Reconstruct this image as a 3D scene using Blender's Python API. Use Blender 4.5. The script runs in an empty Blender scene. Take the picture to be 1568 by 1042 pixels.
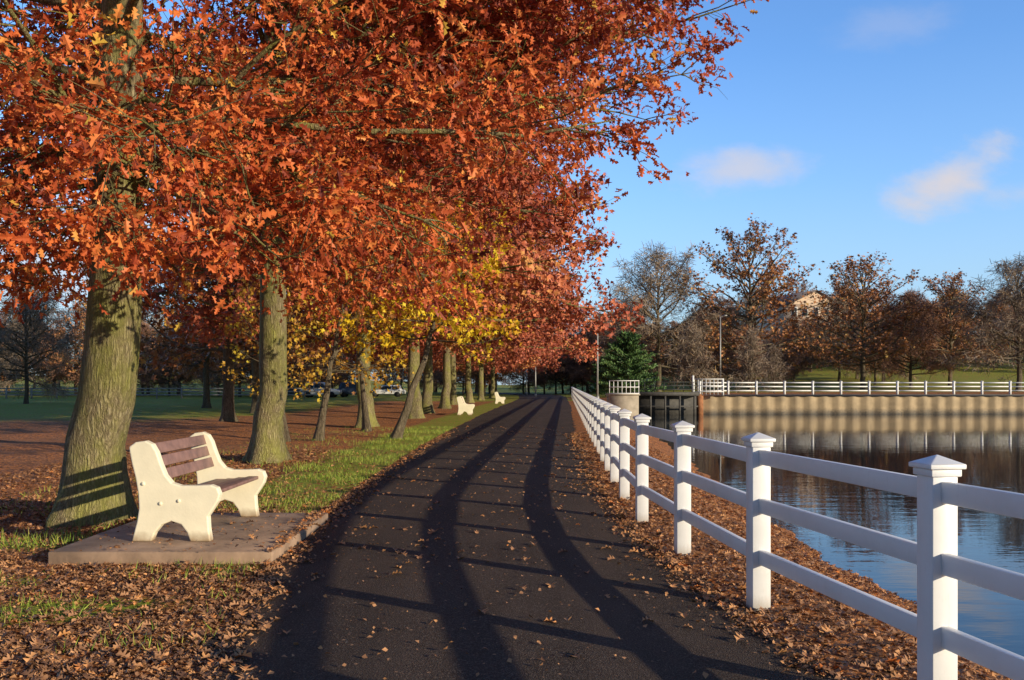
import bpy, math, random, bmesh
import numpy as np
from mathutils import Vector
sc=bpy.context.scene
FP=1450.0; EYE=1.56
rad=math.radians
# ------------------------------------------------------------------ helpers
def link(o,parent=None):
    sc.collection.objects.link(o)
    if parent: o.parent=parent
    return o
def empty(name,loc=(0,0,0),rz=0):
    o=bpy.data.objects.new(name,None); o.location=loc; o.rotation_euler=(0,0,rz); return link(o)
def build(name,V,Fs,mats=(),mids=None,smooth=False,attr=None):
    me=bpy.data.meshes.new(name)
    V=np.asarray(V,dtype=np.float32)
    me.vertices.add(len(V)); me.vertices.foreach_set('co',V.ravel())
    li=np.concatenate([np.asarray(f).ravel() for f in Fs]).astype(np.int32)
    lt=np.concatenate([np.full(len(f),np.asarray(f).shape[1]) for f in Fs])
    ls=np.concatenate([[0],np.cumsum(lt)[:-1]]).astype(np.int32)
    me.loops.add(len(li)); me.loops.foreach_set('vertex_index',li)
    me.polygons.add(len(lt)); me.polygons.foreach_set('loop_start',ls)
    if mids is not None:
        mi=np.concatenate([np.full(len(f),m) for f,m in zip(Fs,mids)]).astype(np.int32)
        me.polygons.foreach_set('material_index',mi)
    if smooth is not False:
        if smooth is True: s=np.ones(len(lt),dtype=bool)
        else: s=np.concatenate([np.full(len(f),b) for f,b in zip(Fs,smooth)])
        me.polygons.foreach_set('use_smooth',s)
    for m in mats: me.materials.append(m)
    me.update(calc_edges=True)
    if attr:
        for k,a in attr.items():
            at=me.attributes.new(k,'FLOAT','POINT'); at.data.foreach_set('value',np.asarray(a,dtype=np.float32))
    return me
def obj(name,me,loc=(0,0,0),rz=0,parent=None,scale=1.0):
    o=bpy.data.objects.new(name,me); o.location=loc; o.rotation_euler=(0,0,rz)
    o.scale=(scale,)*3 if not hasattr(scale,'__len__') else scale
    return link(o,parent)
BOXF=np.array([[0,1,3,2],[4,6,7,5],[0,4,5,1],[2,3,7,6],[0,2,6,4],[1,5,7,3]])
class MB:
    def __init__(s): s.V=[];s.F=[];s.n=0
    def add(s,V,F):
        s.V.append(np.asarray(V,float)); s.F.append((np.asarray(F)+s.n)); s.n+=len(V)
    def box(s,c,d,rz=0):
        v=np.array([[x,y,z] for x in(-.5,.5) for y in(-.5,.5) for z in(-.5,.5)])*np.array(d)
        if rz:
            c0,s0=math.cos(rz),math.sin(rz); x=v[:,0]*c0-v[:,1]*s0; y=v[:,0]*s0+v[:,1]*c0; v=np.stack([x,y,v[:,2]],1)
        s.add(v+np.array(c),BOXF)
    def beam(s,a,b,w,h):
        a=np.array(a,float);b=np.array(b,float);d=b-a;L=np.linalg.norm(d);d/=L
        side=np.cross(d,[0,0,1.])
        if np.linalg.norm(side)<1e-3: side=np.array([1.,0,0])
        side/=np.linalg.norm(side); up=np.cross(side,d)
        v=[]
        for e in(a,b):
            for i in(-.5,.5):
                for j in(-.5,.5): v.append(e+side*i*w+up*j*h)
        s.add(v,BOXF)
    def cyl(s,a,b,r0,r1,k=10):
        a=np.array(a,float);b=np.array(b,float);d=b-a;d/=np.linalg.norm(d)
        u=np.cross(d,[0,0,1.]) if abs(d[2])<.9 else np.cross(d,[1.,0,0]); u/=np.linalg.norm(u); w=np.cross(d,u)
        t=np.arange(k)*2*np.pi/k
        ring=np.cos(t)[:,None]*u+np.sin(t)[:,None]*w
        V=np.concatenate([a+ring*r0,b+ring*r1,[a],[b]])
        i=np.arange(k);j=(i+1)%k
        s.add(V,np.stack([i,j,j+k,i+k],1))
        n0=s.n-len(V)
        s.F.append(np.stack([j,i,np.full(k,2*k)],1)+n0); s.F.append(np.stack([i+k,j+k,np.full(k,2*k+1)],1)+n0)
    def mesh(s,name,mats,smooth=False):
        return build(name,np.concatenate(s.V),s.F,mats,[0]*len(s.F),smooth)
# ------------------------------------------------------------------ materials
def newmat(name):
    m=bpy.data.materials.new(name); m.use_nodes=True; nt=m.node_tree
    b=nt.nodes['Principled BSDF']; return m,nt,b,nt.nodes['Material Output']
def ramp(nt,fac,stops,interp='LINEAR'):
    r=nt.nodes.new('ShaderNodeValToRGB'); r.color_ramp.interpolation=interp
    e=r.color_ramp.elements
    while len(e)<len(stops): e.new(0.5)
    for x,(p,c) in zip(e,stops):
        x.position=p; x.color=(c[0],c[1],c[2],1) if hasattr(c,'__len__') else (c,c,c,1)
    nt.links.new(fac,r.inputs[0]); return r.outputs[0]
def math_(nt,op,a,b=None,clamp=False):
    n=nt.nodes.new('ShaderNodeMath'); n.operation=op; n.use_clamp=clamp
    for i,v in enumerate((a,b)):
        if v is None: continue
        if isinstance(v,(int,float)): n.inputs[i].default_value=v
        else: nt.links.new(v,n.inputs[i])
    return n.outputs[0]
def mixc(nt,f,a,b,bt='MIX'):
    n=nt.nodes.new('ShaderNodeMix'); n.data_type='RGBA'; n.blend_type=bt
    for i,v in zip((0,6,7),(f,a,b)):
        if isinstance(v,(int,float)): n.inputs[i].default_value=v
        elif isinstance(v,tuple): n.inputs[i].default_value=(*v,1)
        else: nt.links.new(v,n.inputs[i])
    return n.outputs[2]
def coord(nt,scale=(1,1,1),kind='Object'):
    tc=nt.nodes.new('ShaderNodeTexCoord'); mp=nt.nodes.new('ShaderNodeMapping'); mp.inputs['Scale'].default_value=scale
    nt.links.new(tc.outputs[kind],mp.inputs[0]); return mp.outputs[0]
def noise(nt,vec,s,d=4,r=.55,dist=0):
    n=nt.nodes.new('ShaderNodeTexNoise'); n.inputs['Scale'].default_value=s; n.inputs['Detail'].default_value=d
    n.inputs['Roughness'].default_value=r; n.inputs['Distortion'].default_value=dist
    nt.links.new(vec,n.inputs['Vector']); return n
def bump(nt,h,st,dist,b):
    n=nt.nodes.new('ShaderNodeBump'); n.inputs['Strength'].default_value=st; n.inputs['Distance'].default_value=dist
    nt.links.new(h,n.inputs['Height']); nt.links.new(n.outputs[0],b.inputs['Normal']); return n
def simple(name,c,rough=.6,var=.12,s=6,bmp=0.0,metal=0,stain=None):
    m,nt,b,o=newmat(name); v=coord(nt); n=noise(nt,v,s,5)
    lo=tuple(x*(1-var) for x in c); hi=tuple(min(1,x*(1+var)) for x in c)
    col=ramp(nt,n.outputs[0],[(.3,lo),(.7,hi)])
    if stain:
        z0,z1,sc_=stain; sp=nt.nodes.new('ShaderNodeSeparateXYZ'); nt.links.new(v,sp.inputs[0])
        zz=math_(nt,'ADD',sp.outputs[2],math_(nt,'MULTIPLY',math_(nt,'SUBTRACT',noise(nt,v,9,4).outputs[0],.5),(z1-z0)*1.2))
        mr=nt.nodes.new('ShaderNodeMapRange'); nt.links.new(zz,mr.inputs[0]); mr.inputs[1].default_value=z0; mr.inputs[2].default_value=z1; mr.inputs[3].default_value=1; mr.inputs[4].default_value=0
        col=mixc(nt,mr.outputs[0],col,sc_)
    nt.links.new(col,b.inputs['Base Color'])
    b.inputs['Roughness'].default_value=rough; b.inputs['Metallic'].default_value=metal
    if bmp: bump(nt,noise(nt,v,s*8,4).outputs[0],bmp,.01,b)
    return m
def leafmat(name,stops,trans=.35,rough=.5):
    m,nt,b,o=newmat(name)
    a=nt.nodes.new('ShaderNodeAttribute'); a.attribute_name='rnd'
    c=ramp(nt,a.outputs['Fac'],stops)
    nt.links.new(c,b.inputs['Base Color']); b.inputs['Roughness'].default_value=rough
    b.inputs['Specular IOR Level'].default_value=.3
    if trans>0:
        t=nt.nodes.new('ShaderNodeBsdfTranslucent'); nt.links.new(c,t.inputs[0])
        mx=nt.nodes.new('ShaderNodeMixShader'); mx.inputs[0].default_value=trans
        nt.links.new(b.outputs[0],mx.inputs[1]); nt.links.new(t.outputs[0],mx.inputs[2]); nt.links.new(mx.outputs[0],o.inputs[0])
    return m
L_ORANGE=leafmat('oak_leaf_orange',[(0,(.17,.032,.02)),(.22,(.40,.074,.030)),(.5,(.72,.165,.048)),(.78,(.90,.29,.08)),(.95,(.94,.42,.11)),(1,(.80,.54,.09))],.3)
L_RUST=leafmat('oak_leaf_rust',[(0,(.15,.034,.026)),(.3,(.36,.068,.038)),(.6,(.57,.13,.056)),(.88,(.70,.22,.08)),(1,(.70,.42,.08))],.3)
L_FAR=leafmat('oak_leaf_far',[(0,(.20,.050,.036)),(.4,(.44,.112,.060)),(.85,(.62,.185,.085)),(1,(.64,.30,.09))],0)
L_BROWN=leafmat('oak_leaf_brown',[(0,(.14,.062,.03)),(.4,(.33,.14,.06)),(.8,(.50,.22,.09)),(1,(.52,.32,.09))],0)
L_YEL=leafmat('leaf_yellow',[(0,(.50,.16,.03)),(.3,(.68,.36,.02)),(.6,(.90,.62,.03)),(1,(.92,.74,.05))],.3)
L_YGR=leafmat('leaf_yellowgreen',[(0,(.30,.12,.03)),(.4,(.48,.24,.035)),(.75,(.62,.42,.04)),(1,(.50,.46,.05))],.2)
L_PINE=leafmat('pine_needles',[(0,(.03,.06,.02)),(.5,(.08,.16,.05)),(1,(.16,.26,.08))],0)
L_TWIG=leafmat('bare_twigs',[(0,(.13,.095,.075)),(.5,(.28,.215,.16)),(.9,(.42,.32,.23)),(1,(.44,.26,.12))],0,.8)
L_TWIGR=leafmat('bare_twigs_reddish',[(0,(.15,.085,.07)),(.5,(.33,.175,.12)),(.9,(.47,.26,.16)),(1,(.54,.27,.12))],0,.8)
L_LITTER=leafmat('fallen_leaf',[(0,(.11,.055,.035)),(.35,(.31,.155,.08)),(.65,(.55,.28,.135)),(.9,(.74,.36,.14)),(1,(.80,.26,.07))],0,.6)
L_GRASS=leafmat('grass_blade',[(0,(.10,.16,.02)),(.5,(.22,.31,.035)),(.85,(.40,.42,.07)),(1,(.46,.38,.11))],0,.6)

def bark(name,dark,mid,light,moss,mossamt=.5):
    m,nt,b,o=newmat(name)
    v=coord(nt,(1,1,.16)); nz=noise(nt,v,34,6,.7)
    w=nt.nodes.new('ShaderNodeVectorMath'); w.operation='SCALE'; w.inputs['Scale'].default_value=.11
    nt.links.new(noise(nt,coord(nt,(1,1,.5)),7,4,.7).outputs['Color'],w.inputs[0])
    ad=nt.nodes.new('ShaderNodeVectorMath'); nt.links.new(v,ad.inputs[0]); nt.links.new(w.outputs[0],ad.inputs[1])
    vo=nt.nodes.new('ShaderNodeTexVoronoi'); vo.feature='DISTANCE_TO_EDGE'; vo.inputs['Scale'].default_value=26
    nt.links.new(ad.outputs[0],vo.inputs['Vector'])
    e=math_(nt,'MULTIPLY',vo.outputs['Distance'],2.6,True)
    h=math_(nt,'ADD',math_(nt,'MULTIPLY',e,.35),math_(nt,'MULTIPLY',nz.outputs[0],.8))
    c=ramp(nt,h,[(.25,dark),(.52,mid),(.85,light)])
    ms=ramp(nt,noise(nt,coord(nt,(1,1,.6)),2.3,6,.7).outputs[0],[(.40,0),(.62,1)])
    c=mixc(nt,math_(nt,'MULTIPLY',ms,mossamt),c,mixc(nt,h,tuple(x*.3 for x in moss),moss))
    st=ramp(nt,noise(nt,coord(nt,(1,1,.35)),1.1,4,.6).outputs[0],[(.35,.6),(.6,1)])
    c=mixc(nt,1.0,c,st,'MULTIPLY')
    nt.links.new(c,b.inputs['Base Color']); b.inputs['Roughness'].default_value=.9; b.inputs['Specular IOR Level'].default_value=.2
    bump(nt,h,1.0,.045,b); return m
BARK=bark('oak_bark',(.06,.042,.025),(.27,.215,.12),(.48,.40,.24),(.42,.41,.10),.85)
BARK2=bark('grey_bark',(.05,.04,.032),(.19,.145,.10),(.33,.265,.185),(.18,.17,.07),.3)
def white():
    m,nt,b,o=newmat('white_vinyl'); v=coord(nt)
    n=noise(nt,v,2.2,6,.65); c=ramp(nt,n.outputs[0],[(.3,(.76,.75,.74)),(.5,(.83,.82,.82)),(.8,(.87,.87,.87))])
    n2=noise(nt,coord(nt,(6,6,1.2)),9,4,.7); g=ramp(nt,n2.outputs[0],[(.6,0),(.8,.3)])
    c=mixc(nt,g,c,(.50,.48,.42))
    sp=nt.nodes.new('ShaderNodeSeparateXYZ'); nt.links.new(v,sp.inputs[0])
    d=ramp(nt,math_(nt,'ADD',sp.outputs[2],math_(nt,'MULTIPLY',n2.outputs[0],.12)),[(.05,.6),(.17,0)])
    c=mixc(nt,d,c,(.34,.27,.18))
    nt.links.new(c,b.inputs['Base Color']); b.inputs['Roughness'].default_value=.42; return m
WHITE=white()
CREAM=simple('painted_concrete_cream',(.88,.80,.60),.6,.07,5,.15,stain=(.0,.10,(.38,.27,.16)))
PLANK=simple('bench_plank_brown',(.25,.14,.115),.55,.3,9,.2)
CONC=simple('slab_concrete',(.34,.225,.15),.85,.42,2.5,.5)
STONE=simple('abutment_concrete',(.38,.32,.25),.85,.25,2,.4)
DARK=simple('dark_steel',(.035,.035,.038),.5,.2,4)
DARK2=simple('weathered_gate_steel',(.07,.065,.06),.7,.3,4)
RUST=simple('rusted_steel',(.30,.12,.05),.8,.35,3,.3)
PILE=simple('sheet_piling_tan',(.40,.295,.175),.7,.3,.9,.2,stain=(-.95,-.45,(.09,.075,.06)))
GREYW=simple('weathered_wood',(.34,.31,.28),.8,.3,3)
METAL=simple('galvanised_pole',(.35,.35,.34),.5,.1,3,metal=.3)
TAN=simple('tan_stucco',(.66,.48,.34),.8,.1,.6)
GREYC=simple('grey_cladding',(.50,.48,.45),.8,.1,.6)
ROOF=simple('roof_shingle',(.16,.13,.12),.85,.25,3)
GLASSM=simple('window_glass',(.03,.04,.05),.1,.2,1)
CARW=simple('car_paint_white',(.70,.70,.70),.25,.02,1)
CARB=simple('car_paint_dark',(.06,.08,.12),.25,.05,1)
RUBBER=simple('tyre_rubber',(.02,.02,.02),.8,.1,3)
YELS=simple('sign_yellow',(.75,.6,.2),.5,.05,3)

# ------------------------------------------------------------------ layout curves
FY=[-30,-5,2.4,4.5,6.46,8.63,10.6,12.8,14.7,17.1,31,70,110,200]
FX=[6,3.6,2.38,2.02,1.72,1.56,1.47,1.52,1.60,1.73,2.5,4.7,6.95,12]
def Fx(y): return np.interp(y,FY,FX)
LY=[-30,0,4,5,8,10.7,15,24,34,50,65,80,100,125,150,175]
LX=[-1.2,-1.2,-1.5,-1.66,-2.1,-2.25,-2.32,-2.25,-1.98,-1.45,-.8,.0,.8,.9,-2.5,-12]
RY=[-30,-5,2,5,6.4,8.2,9.75,14.9,31.4,70,110,130,150,175]
RX=[5.5,3.2,2.1,1.74,1.56,1.42,1.33,1.38,2.1,4.3,6.3,6.6,4.0,-6]
def smooth_curve(y,ys,xs,s=1.0):
    return (np.interp(y-s,ys,xs)+2*np.interp(y,ys,xs)+np.interp(y+s,ys,xs))/4
SY=[-60,8,15,25,36,70,82]; SX=[4.6,4.6,4.6,5.3,6.3,8.4,9.0]
def ss(t): t=np.clip(t,0,1); return t*t*(3-2*t)
WZ=-1.0
def hgt(X,Y):
    X=np.asarray(X,float);Y=np.asarray(Y,float)
    F=np.interp(Y,FY,FX)+.35; S=np.interp(Y,SY,SX)
    S=S+.12*np.sin(Y*1.3)+.1*np.sin(Y*3.1+1)
    t=(X-F)/(S-F)
    lake=np.where(t<1, WZ*ss(np.clip(t,0,1)*.82)/ss(np.array(.82)), WZ-np.clip((X-S)*.5,0,1.2))
    lake=np.where(t<0,0,lake)
    inl=(Y<80.1)&(Y>-90)&(X<160)
    far=.6*ss((X-9)/6)
    hill=14*ss((Y-95)/170)*ss((X-4)/70)+4*ss((Y-130)/150)*ss((-X-20)/60)
    back=np.where(Y>=80.1,far+hill,np.where(X>0,.5,0))
    return np.where(inl,lake,back)
# ------------------------------------------------------------------ terrain
xs=np.unique(np.round(np.concatenate([np.arange(-900,-60,40),np.arange(-60,-14,2),np.arange(-14,11,.22),np.arange(11,60,1.5),np.arange(60,160,10),[159.9,160.1],np.arange(170,900,40)]),3))
ys=np.unique(np.round(np.concatenate([np.arange(-300,-90,40),[-90.1,-89.9],np.arange(-80,-4,4),np.arange(-4,30,.3),np.arange(30,80,1.2),[79.9,80.05,80.15,80.4],np.arange(82,140,2.5),np.arange(140,330,8),np.arange(340,1300,60)]),3))
GX,GY=np.meshgrid(xs,ys)
GZ=hgt(GX,GY)
lx=np.interp(GY,LY,LX)
mask=ss((lx-.3-GX)/3)*(GX>-60)
GZ=GZ+mask*.05*(np.sin(GX*1.1+np.sin(GY*.7))*np.cos(GY*.9))-mask*.03
nx,ny=len(xs),len(ys)
idx=np.arange(nx*ny).reshape(ny,nx)
TF=np.stack([idx[:-1,:-1],idx[:-1,1:],idx[1:,1:],idx[1:,:-1]],-1).reshape(-1,4)
d=lx-GX
def patches(X,Y):
    g=.95*np.exp(-(((X+3.1)/.9)**2+((Y-6.5-(X+3.1)*.3)/.42)**2))
    g=np.maximum(g,.7*np.exp(-(((X+5.0)/1.6)**2+((Y-9.4)/.7)**2)))
    g=np.maximum(g,.8*np.exp(-(((X+4.2)/.8)**2+((Y-7.4)/.35)**2)))
    return np.maximum(g,.6*np.exp(-(((X+2.4)/.5)**2+((Y-8.0)/.5)**2)))
grass=patches(GX,GY)
grass=np.maximum(grass,ss((GY-9)/5)*ss((d+.1)/.3)*ss((2.3-d)/1.2)*.92)
grass=np.maximum(grass,ss((GY-26)/30)*ss((-8-GX)/8)*.86)
grass=np.maximum(grass,ss((GY-95)/12)*.60*(GX>6))
grass=np.maximum(grass,ss((GY-190)/40)*.9*(GX>6))
grass=np.maximum(grass,.85*((GY>85)&(GX<=6)))
def groundmat():
    m,nt,b,o=newmat('leafy_ground')
    v=coord(nt)
    vo=nt.nodes.new('ShaderNodeTexVoronoi'); vo.inputs['Scale'].default_value=19
    w=nt.nodes.new('ShaderNodeVectorMath'); w.operation='SCALE'; w.inputs['Scale'].default_value=.06
    nt.links.new(noise(nt,v,14,3).outputs['Color'],w.inputs[0])
    ad=nt.nodes.new('ShaderNodeVectorMath'); nt.links.new(v,ad.inputs[0]); nt.links.new(w.outputs[0],ad.inputs[1])
    nt.links.new(ad.outputs[0],vo.inputs['Vector'])
    sep=nt.nodes.new('ShaderNodeSeparateColor'); nt.links.new(vo.outputs['Color'],sep.inputs[0])
    leaf=ramp(nt,sep.outputs[0],[(0,(.14,.06,.033)),(.3,(.34,.14,.062)),(.6,(.64,.25,.095)),(.85,(.84,.32,.10)),(1,(.92,.31,.07))])
    big=noise(nt,v,.35,5,.6)
    leaf=mixc(nt,ramp(nt,big.outputs[0],[(.35,.5),(.65,0)]),leaf,(.34,.18,.09))
    fine=noise(nt,v,60,4,.7)
    leaf=mixc(nt,.5,leaf,ramp(nt,fine.outputs[0],[(.3,.3),(.65,1)]),'MULTIPLY')
    gn=noise(nt,v,35,5,.7)
    gr=ramp(nt,gn.outputs[0],[(.3,(.12,.17,.022)),(.5,(.28,.36,.035)),(.72,(.46,.48,.06))])
    gb=noise(nt,v,.8,5,.65)
    gr=mixc(nt,ramp(nt,gb.outputs[0],[(.4,0),(.7,.5)]),gr,(.42,.32,.09))
    a=nt.nodes.new('ShaderNodeAttribute'); a.attribute_name='grass'
    pn=noise(nt,v,1.3,6,.7); pl_=noise(nt,v,.05,5,.6)
    f=math_(nt,'SUBTRACT',math_(nt,'ADD',math_(nt,'ADD',a.outputs['Fac'],math_(nt,'MULTIPLY',pn.outputs[0],.7)),math_(nt,'MULTIPLY',pl_.outputs[0],.4)),.83)
    f=ramp(nt,f,[(.05,0),(.32,1)])
    lf=ramp(nt,sep.outputs[1],[(.74,1),(.76,.12)],'LINEAR')
    f=math_(nt,'MULTIPLY',f,lf)
    c=mixc(nt,f,leaf,gr)
    nt.links.new(c,b.inputs['Base Color']); b.inputs['Roughness'].default_value=.9; b.inputs['Specular IOR Level'].default_value=.15
    hh=math_(nt,'ADD',vo.outputs['Distance'],math_(nt,'MULTIPLY',fine.outputs[0],.6))
    bump(nt,hh,.9,.05,b); return m
me=build('ground',np.stack([GX,GY,GZ],-1).reshape(-1,3),[TF],[groundmat()],smooth=True,attr={'grass':grass.ravel()})
obj('ground',me)
# ------------------------------------------------------------------ path
def asphalt():
    m,nt,b,o=newmat('asphalt'); v=coord(nt)
    big=noise(nt,v,.5,5,.6); fine=noise(nt,v,90,3,.8); md=noise(nt,coord(nt,(1,.22,1)),2.2,5,.6)
    c=ramp(nt,big.outputs[0],[(.3,(.038,.026,.020)),(.7,(.066,.046,.036))])
    c=mixc(nt,ramp(nt,md.outputs[0],[(.45,0),(.72,.6)]),c,(.115,.078,.058))
    c=mixc(nt,ramp(nt,fine.outputs[0],[(.50,0),(.68,.85)]),c,(.22,.17,.135))
    vo=nt.nodes.new('ShaderNodeTexVoronoi'); vo.inputs['Scale'].default_value=9; nt.links.new(v,vo.inputs['Vector'])
    sp=ramp(nt,vo.outputs['Distance'],[(.06,.9),(.12,0)])
    c=mixc(nt,math_(nt,'MULTIPLY',sp,ramp(nt,noise(nt,v,3,2).outputs[0],[(.38,0),(.52,1)])),c,(.46,.27,.16))
    vc=nt.nodes.new('ShaderNodeTexVoronoi'); vc.inputs['Scale'].default_value=24; nt.links.new(v,vc.inputs['Vector'])
    c=mixc(nt,math_(nt,'MULTIPLY',ramp(nt,vc.outputs['Distance'],[(.08,.8),(.16,0)]),ramp(nt,noise(nt,v,1.4,4,.7).outputs[0],[(.45,0),(.62,1)])),c,(.36,.24,.16))
    nt.links.new(c,b.inputs['Base Color']); b.inputs['Roughness'].default_value=.8; b.inputs['Specular IOR Level'].default_value=.15
    vo2=nt.nodes.new('ShaderNodeTexVoronoi'); vo2.inputs['Scale'].default_value=110; nt.links.new(v,vo2.inputs['Vector'])
    bump(nt,math_(nt,'ADD',vo2.outputs['Distance'],fine.outputs[0]),.8,.012,b); return m
py=np.concatenate([np.arange(-28,40,.1),np.arange(40,176,1)])
rp=np.random.default_rng(3)
jl=np.convolve(rp.normal(0,.06,len(py)),np.ones(3)/3,'same')
jr=np.convolve(rp.normal(0,.06,len(py)),np.ones(3)/3,'same')
pl=smooth_curve(py,LY,LX)+.03*np.sin(py*2.1)+.02*np.sin(py*5.3)+jl; pr=smooth_curve(py,RY,RX)+.025*np.sin(py*2.7+1)+.02*np.sin(py*6.1)+jr
K=8
PV=[]
for i in range(K+1):
    t=i/K; PV.append(np.stack([pl*(1-t)+pr*t,py,np.full_like(py,.010+.03*(1-(2*t-1)**2))],1))
PV=np.stack(PV,1).reshape(-1,3); n=len(py); ii=np.arange(n*(K+1)).reshape(n,K+1)
obj('path',build('path',PV,[np.stack([ii[:-1,:-1],ii[:-1,1:],ii[1:,1:],ii[1:,:-1]],-1).reshape(-1,4)],[asphalt()],smooth=True))
# ------------------------------------------------------------------ water
def watermat():
    m,nt,b,o=newmat('lake_water'); b.inputs['Base Color'].default_value=(.008,.020,.030,1)
    b.inputs['Roughness'].default_value=.02; b.inputs['IOR'].default_value=1.333
    n1=noise(nt,coord(nt,(.55,1.6,1)),1.3,3,.5); n2=noise(nt,coord(nt,(1,1.8,1)),5,2,.5)
    big=ramp(nt,noise(nt,coord(nt,(.5,1,1)),.06,3).outputs[0],[(.35,.3),(.65,1)])
    h=math_(nt,'ADD',n1.outputs[0],math_(nt,'MULTIPLY',n2.outputs[0],.18))
    bump(nt,math_(nt,'MULTIPLY',h,big),.18,.04,b); return m
me=build('water',[[1.5,-90,WZ],[160,-90,WZ],[160,80.0,WZ],[1.5,80.0,WZ]],[np.array([[0,1,2,3]])],[watermat()])
obj('water',me)
# ------------------------------------------------------------------ fences
def fence(name,pts,mat,H=1.16,w=.13,rails=(.37,.72,1.05),cap=True,bevel=True,rw=.045,rh=.10):
    mb=MB(); rj=random.Random(3)
    for i,p in enumerate(pts):
        a=pts[max(0,i-1)];c=pts[min(len(pts)-1,i+1)]
        rz=math.atan2(c[1]-a[1],c[0]-a[0])-math.pi/2
        x,y,z=p
        mb.box((x,y,z+H/2-.1),(w,w,H+.2),rz)
        if cap:
            mb.box((x,y,z+H+.012),(w*1.42,w*1.42,.024),rz)
            mb.box((x,y,z+H-.018),(w*1.2,w*1.2,.036),rz)
            q=w*.68; ca,sa=math.cos(rz),math.sin(rz)
            B=[(u*ca-v_*sa+x,u*sa+v_*ca+y,z+H+.0245) for u,v_ in((-q,-q),(q,-q),(q,q),(-q,q))]+[(x,y,z+H+.065)]
            mb.add(B,[[0,1,4],[1,2,4],[2,3,4],[3,0,4]])
        if i+1<len(pts):
            q=pts[i+1]
            for r in rails: mb.beam((x,y,z+r+rj.uniform(-.006,.006)),(q[0],q[1],q[2]+r+rj.uniform(-.006,.006)),rw,rh)
    o=obj(name,mb.mesh(name,[mat]))
    if bevel:
        b=o.modifiers.new('bevel','BEVEL'); b.width=.005; b.segments=2
    return o
pts=[];y=4.5-2.08*4
while y<112: pts.append((float(Fx(y)),y,0)); y+=2.08
fence('white_fence',pts,WHITE)
fence('white_fence',[(x,80.6,.6) for x in np.arange(16,150,2.4)],WHITE,H=1.15,w=.15,bevel=False)
fence('field_fence',[(x,100+.06*(x+60),float(hgt(x,100))) for x in np.arange(-90,-18,2.6)],GREYW,H=1.15,w=.14,bevel=False,cap=False,rw=.06,rh=.13)
xx=np.arange(16,160,.3); prof=np.tile([0,0,.16,.16],len(xx)//4+1)[:len(xx)]
V=[]
for z in(-2.2,.5): V.append(np.stack([xx,79.95-prof,np.full_like(xx,z)],1))
V=np.concatenate(V); n=len(xx); i=np.arange(n-1)
me=build('sheet_piles',V,[np.stack([i,i+1,i+1+n,i+n],1)],[PILE])
e=empty('retaining_wall'); obj('sheet_piles',me,parent=e)
mb=MB(); mb.box((88,80.0,.58),(144,.5,.16)); obj('cap_beam',mb.mesh('cap_beam',[simple('cap_concrete',(.50,.42,.31),.8,.15,1)]),parent=e)
mb=MB(); mb.box((15.75,79.7,-.35),(.5,1.0,2.1)); mb.box((15.2,80.0,-.3),(.5,.5,1.9)); obj('rusted_end',mb.mesh('rusted_end',[RUST]),parent=e)
e=empty('spillway_bridge')
mb=MB(); mb.box((8.9,76.4,-.55),(2.2,3.4,2.4)); mb.box((8.9,76.4,.70),(2.4,3.6,.1)); o=obj('abutment',mb.mesh('abutment',[STONE]),parent=e)
mb=MB(); mb.box((12.6,78.8,.72),(5.6,2.0,.3)); mb.box((12.6,80.0,-.6),(7,.1,2.4))
for x in(10.2,11.4,12.6,13.8,15.0): mb.box((x,77.9,-.3),(.14,.14,1.9))
mb.box((12.6,77.88,-.3),(5.4,.08,.12)); mb.box((12.6,78.6,-.2),(5.4,.06,1.6))
obj('gates_and_deck',mb.mesh('gates',[DARK2]),parent=e)
mb=MB()
for x in np.arange(10.1,15.2,.8): mb.box((x,77.85,1.3),(.05,.05,.85))
for z in(1.1,1.4,1.7): mb.box((12.6,77.8,z),(5.4,.05,.05))
obj('dark_railing',mb.mesh('dark_railing',[DARK]),parent=e)
mb=MB()
for x in np.arange(7.7,10.1,.33): mb.box((x,74.8,1.25),(.05,.05,1.1))
for z in(.8,1.3,1.8): mb.box((8.85,74.74,z),(2.4,.05,.06))
for x in np.arange(15.2,17.6,.33): mb.box((x,79.0,1.3),(.05,.05,1.3))
for z in(.9,1.4,1.95): mb.box((16.4,78.94,z),(2.4,.05,.06))
mb.box((15.1,79.0,1.4),(.16,.16,1.7)); mb.box((17.6,79.0,1.3),(.14,.14,1.4))
obj('white_railing',mb.mesh('railing',[WHITE]),parent=e)
# ------------------------------------------------------------------ leaves templates
def oak_leaf():
    o=[(0,0),(.05,.16),(.24,.24),(.08,.36),(.32,.56),(.09,.62),(.20,.84),(0,1.0)]
    pts=o+[(-x,y) for x,y in o[-2:0:-1]]
    V=[(0,.5,0)]+[(x,y,abs(x)*.5-.35*(y-.4)**2) for x,y in pts]
    n=len(pts); F=[(0,1+(i+1)%n,1+i) for i in range(n)]
    return np.array(V),np.array(F)
def star_far():
    V=np.array([(0,0,0),(.45,.3,.1),(.1,.5,0),(.35,.9,.08),(-.1,.5,0),(-.35,.9,.08),(-.45,.3,.1)])
    F=np.array([(0,1,2),(0,2,4),(0,4,6),(2,3,4),(4,2,5)])
    return V,F
TW=(np.array([(-.03,0,0),(.03,0,0),(.02,1,.05),(-.02,1,.05)]),np.array([[0,1,2,3]]))
BL=(np.array([(-.05,0,0),(.05,0,0),(.0,1,.25)]),np.array([[0,1,2]]))
STAR=oak_leaf(); SF=star_far()
CRUMB=(np.array([(-.3,0,0),(.35,.1,.1),(.2,.9,0),(-.25,.7,.15)]),np.array([[0,1,2],[0,2,3]]))
NEED=(np.array([(-.12,0,0),(.12,0,0),(.16,.6,.05),(0,1,-.05),(-.16,.6,.05)]),np.array([[0,1,2],[0,2,4],[4,2,3]]))
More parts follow.
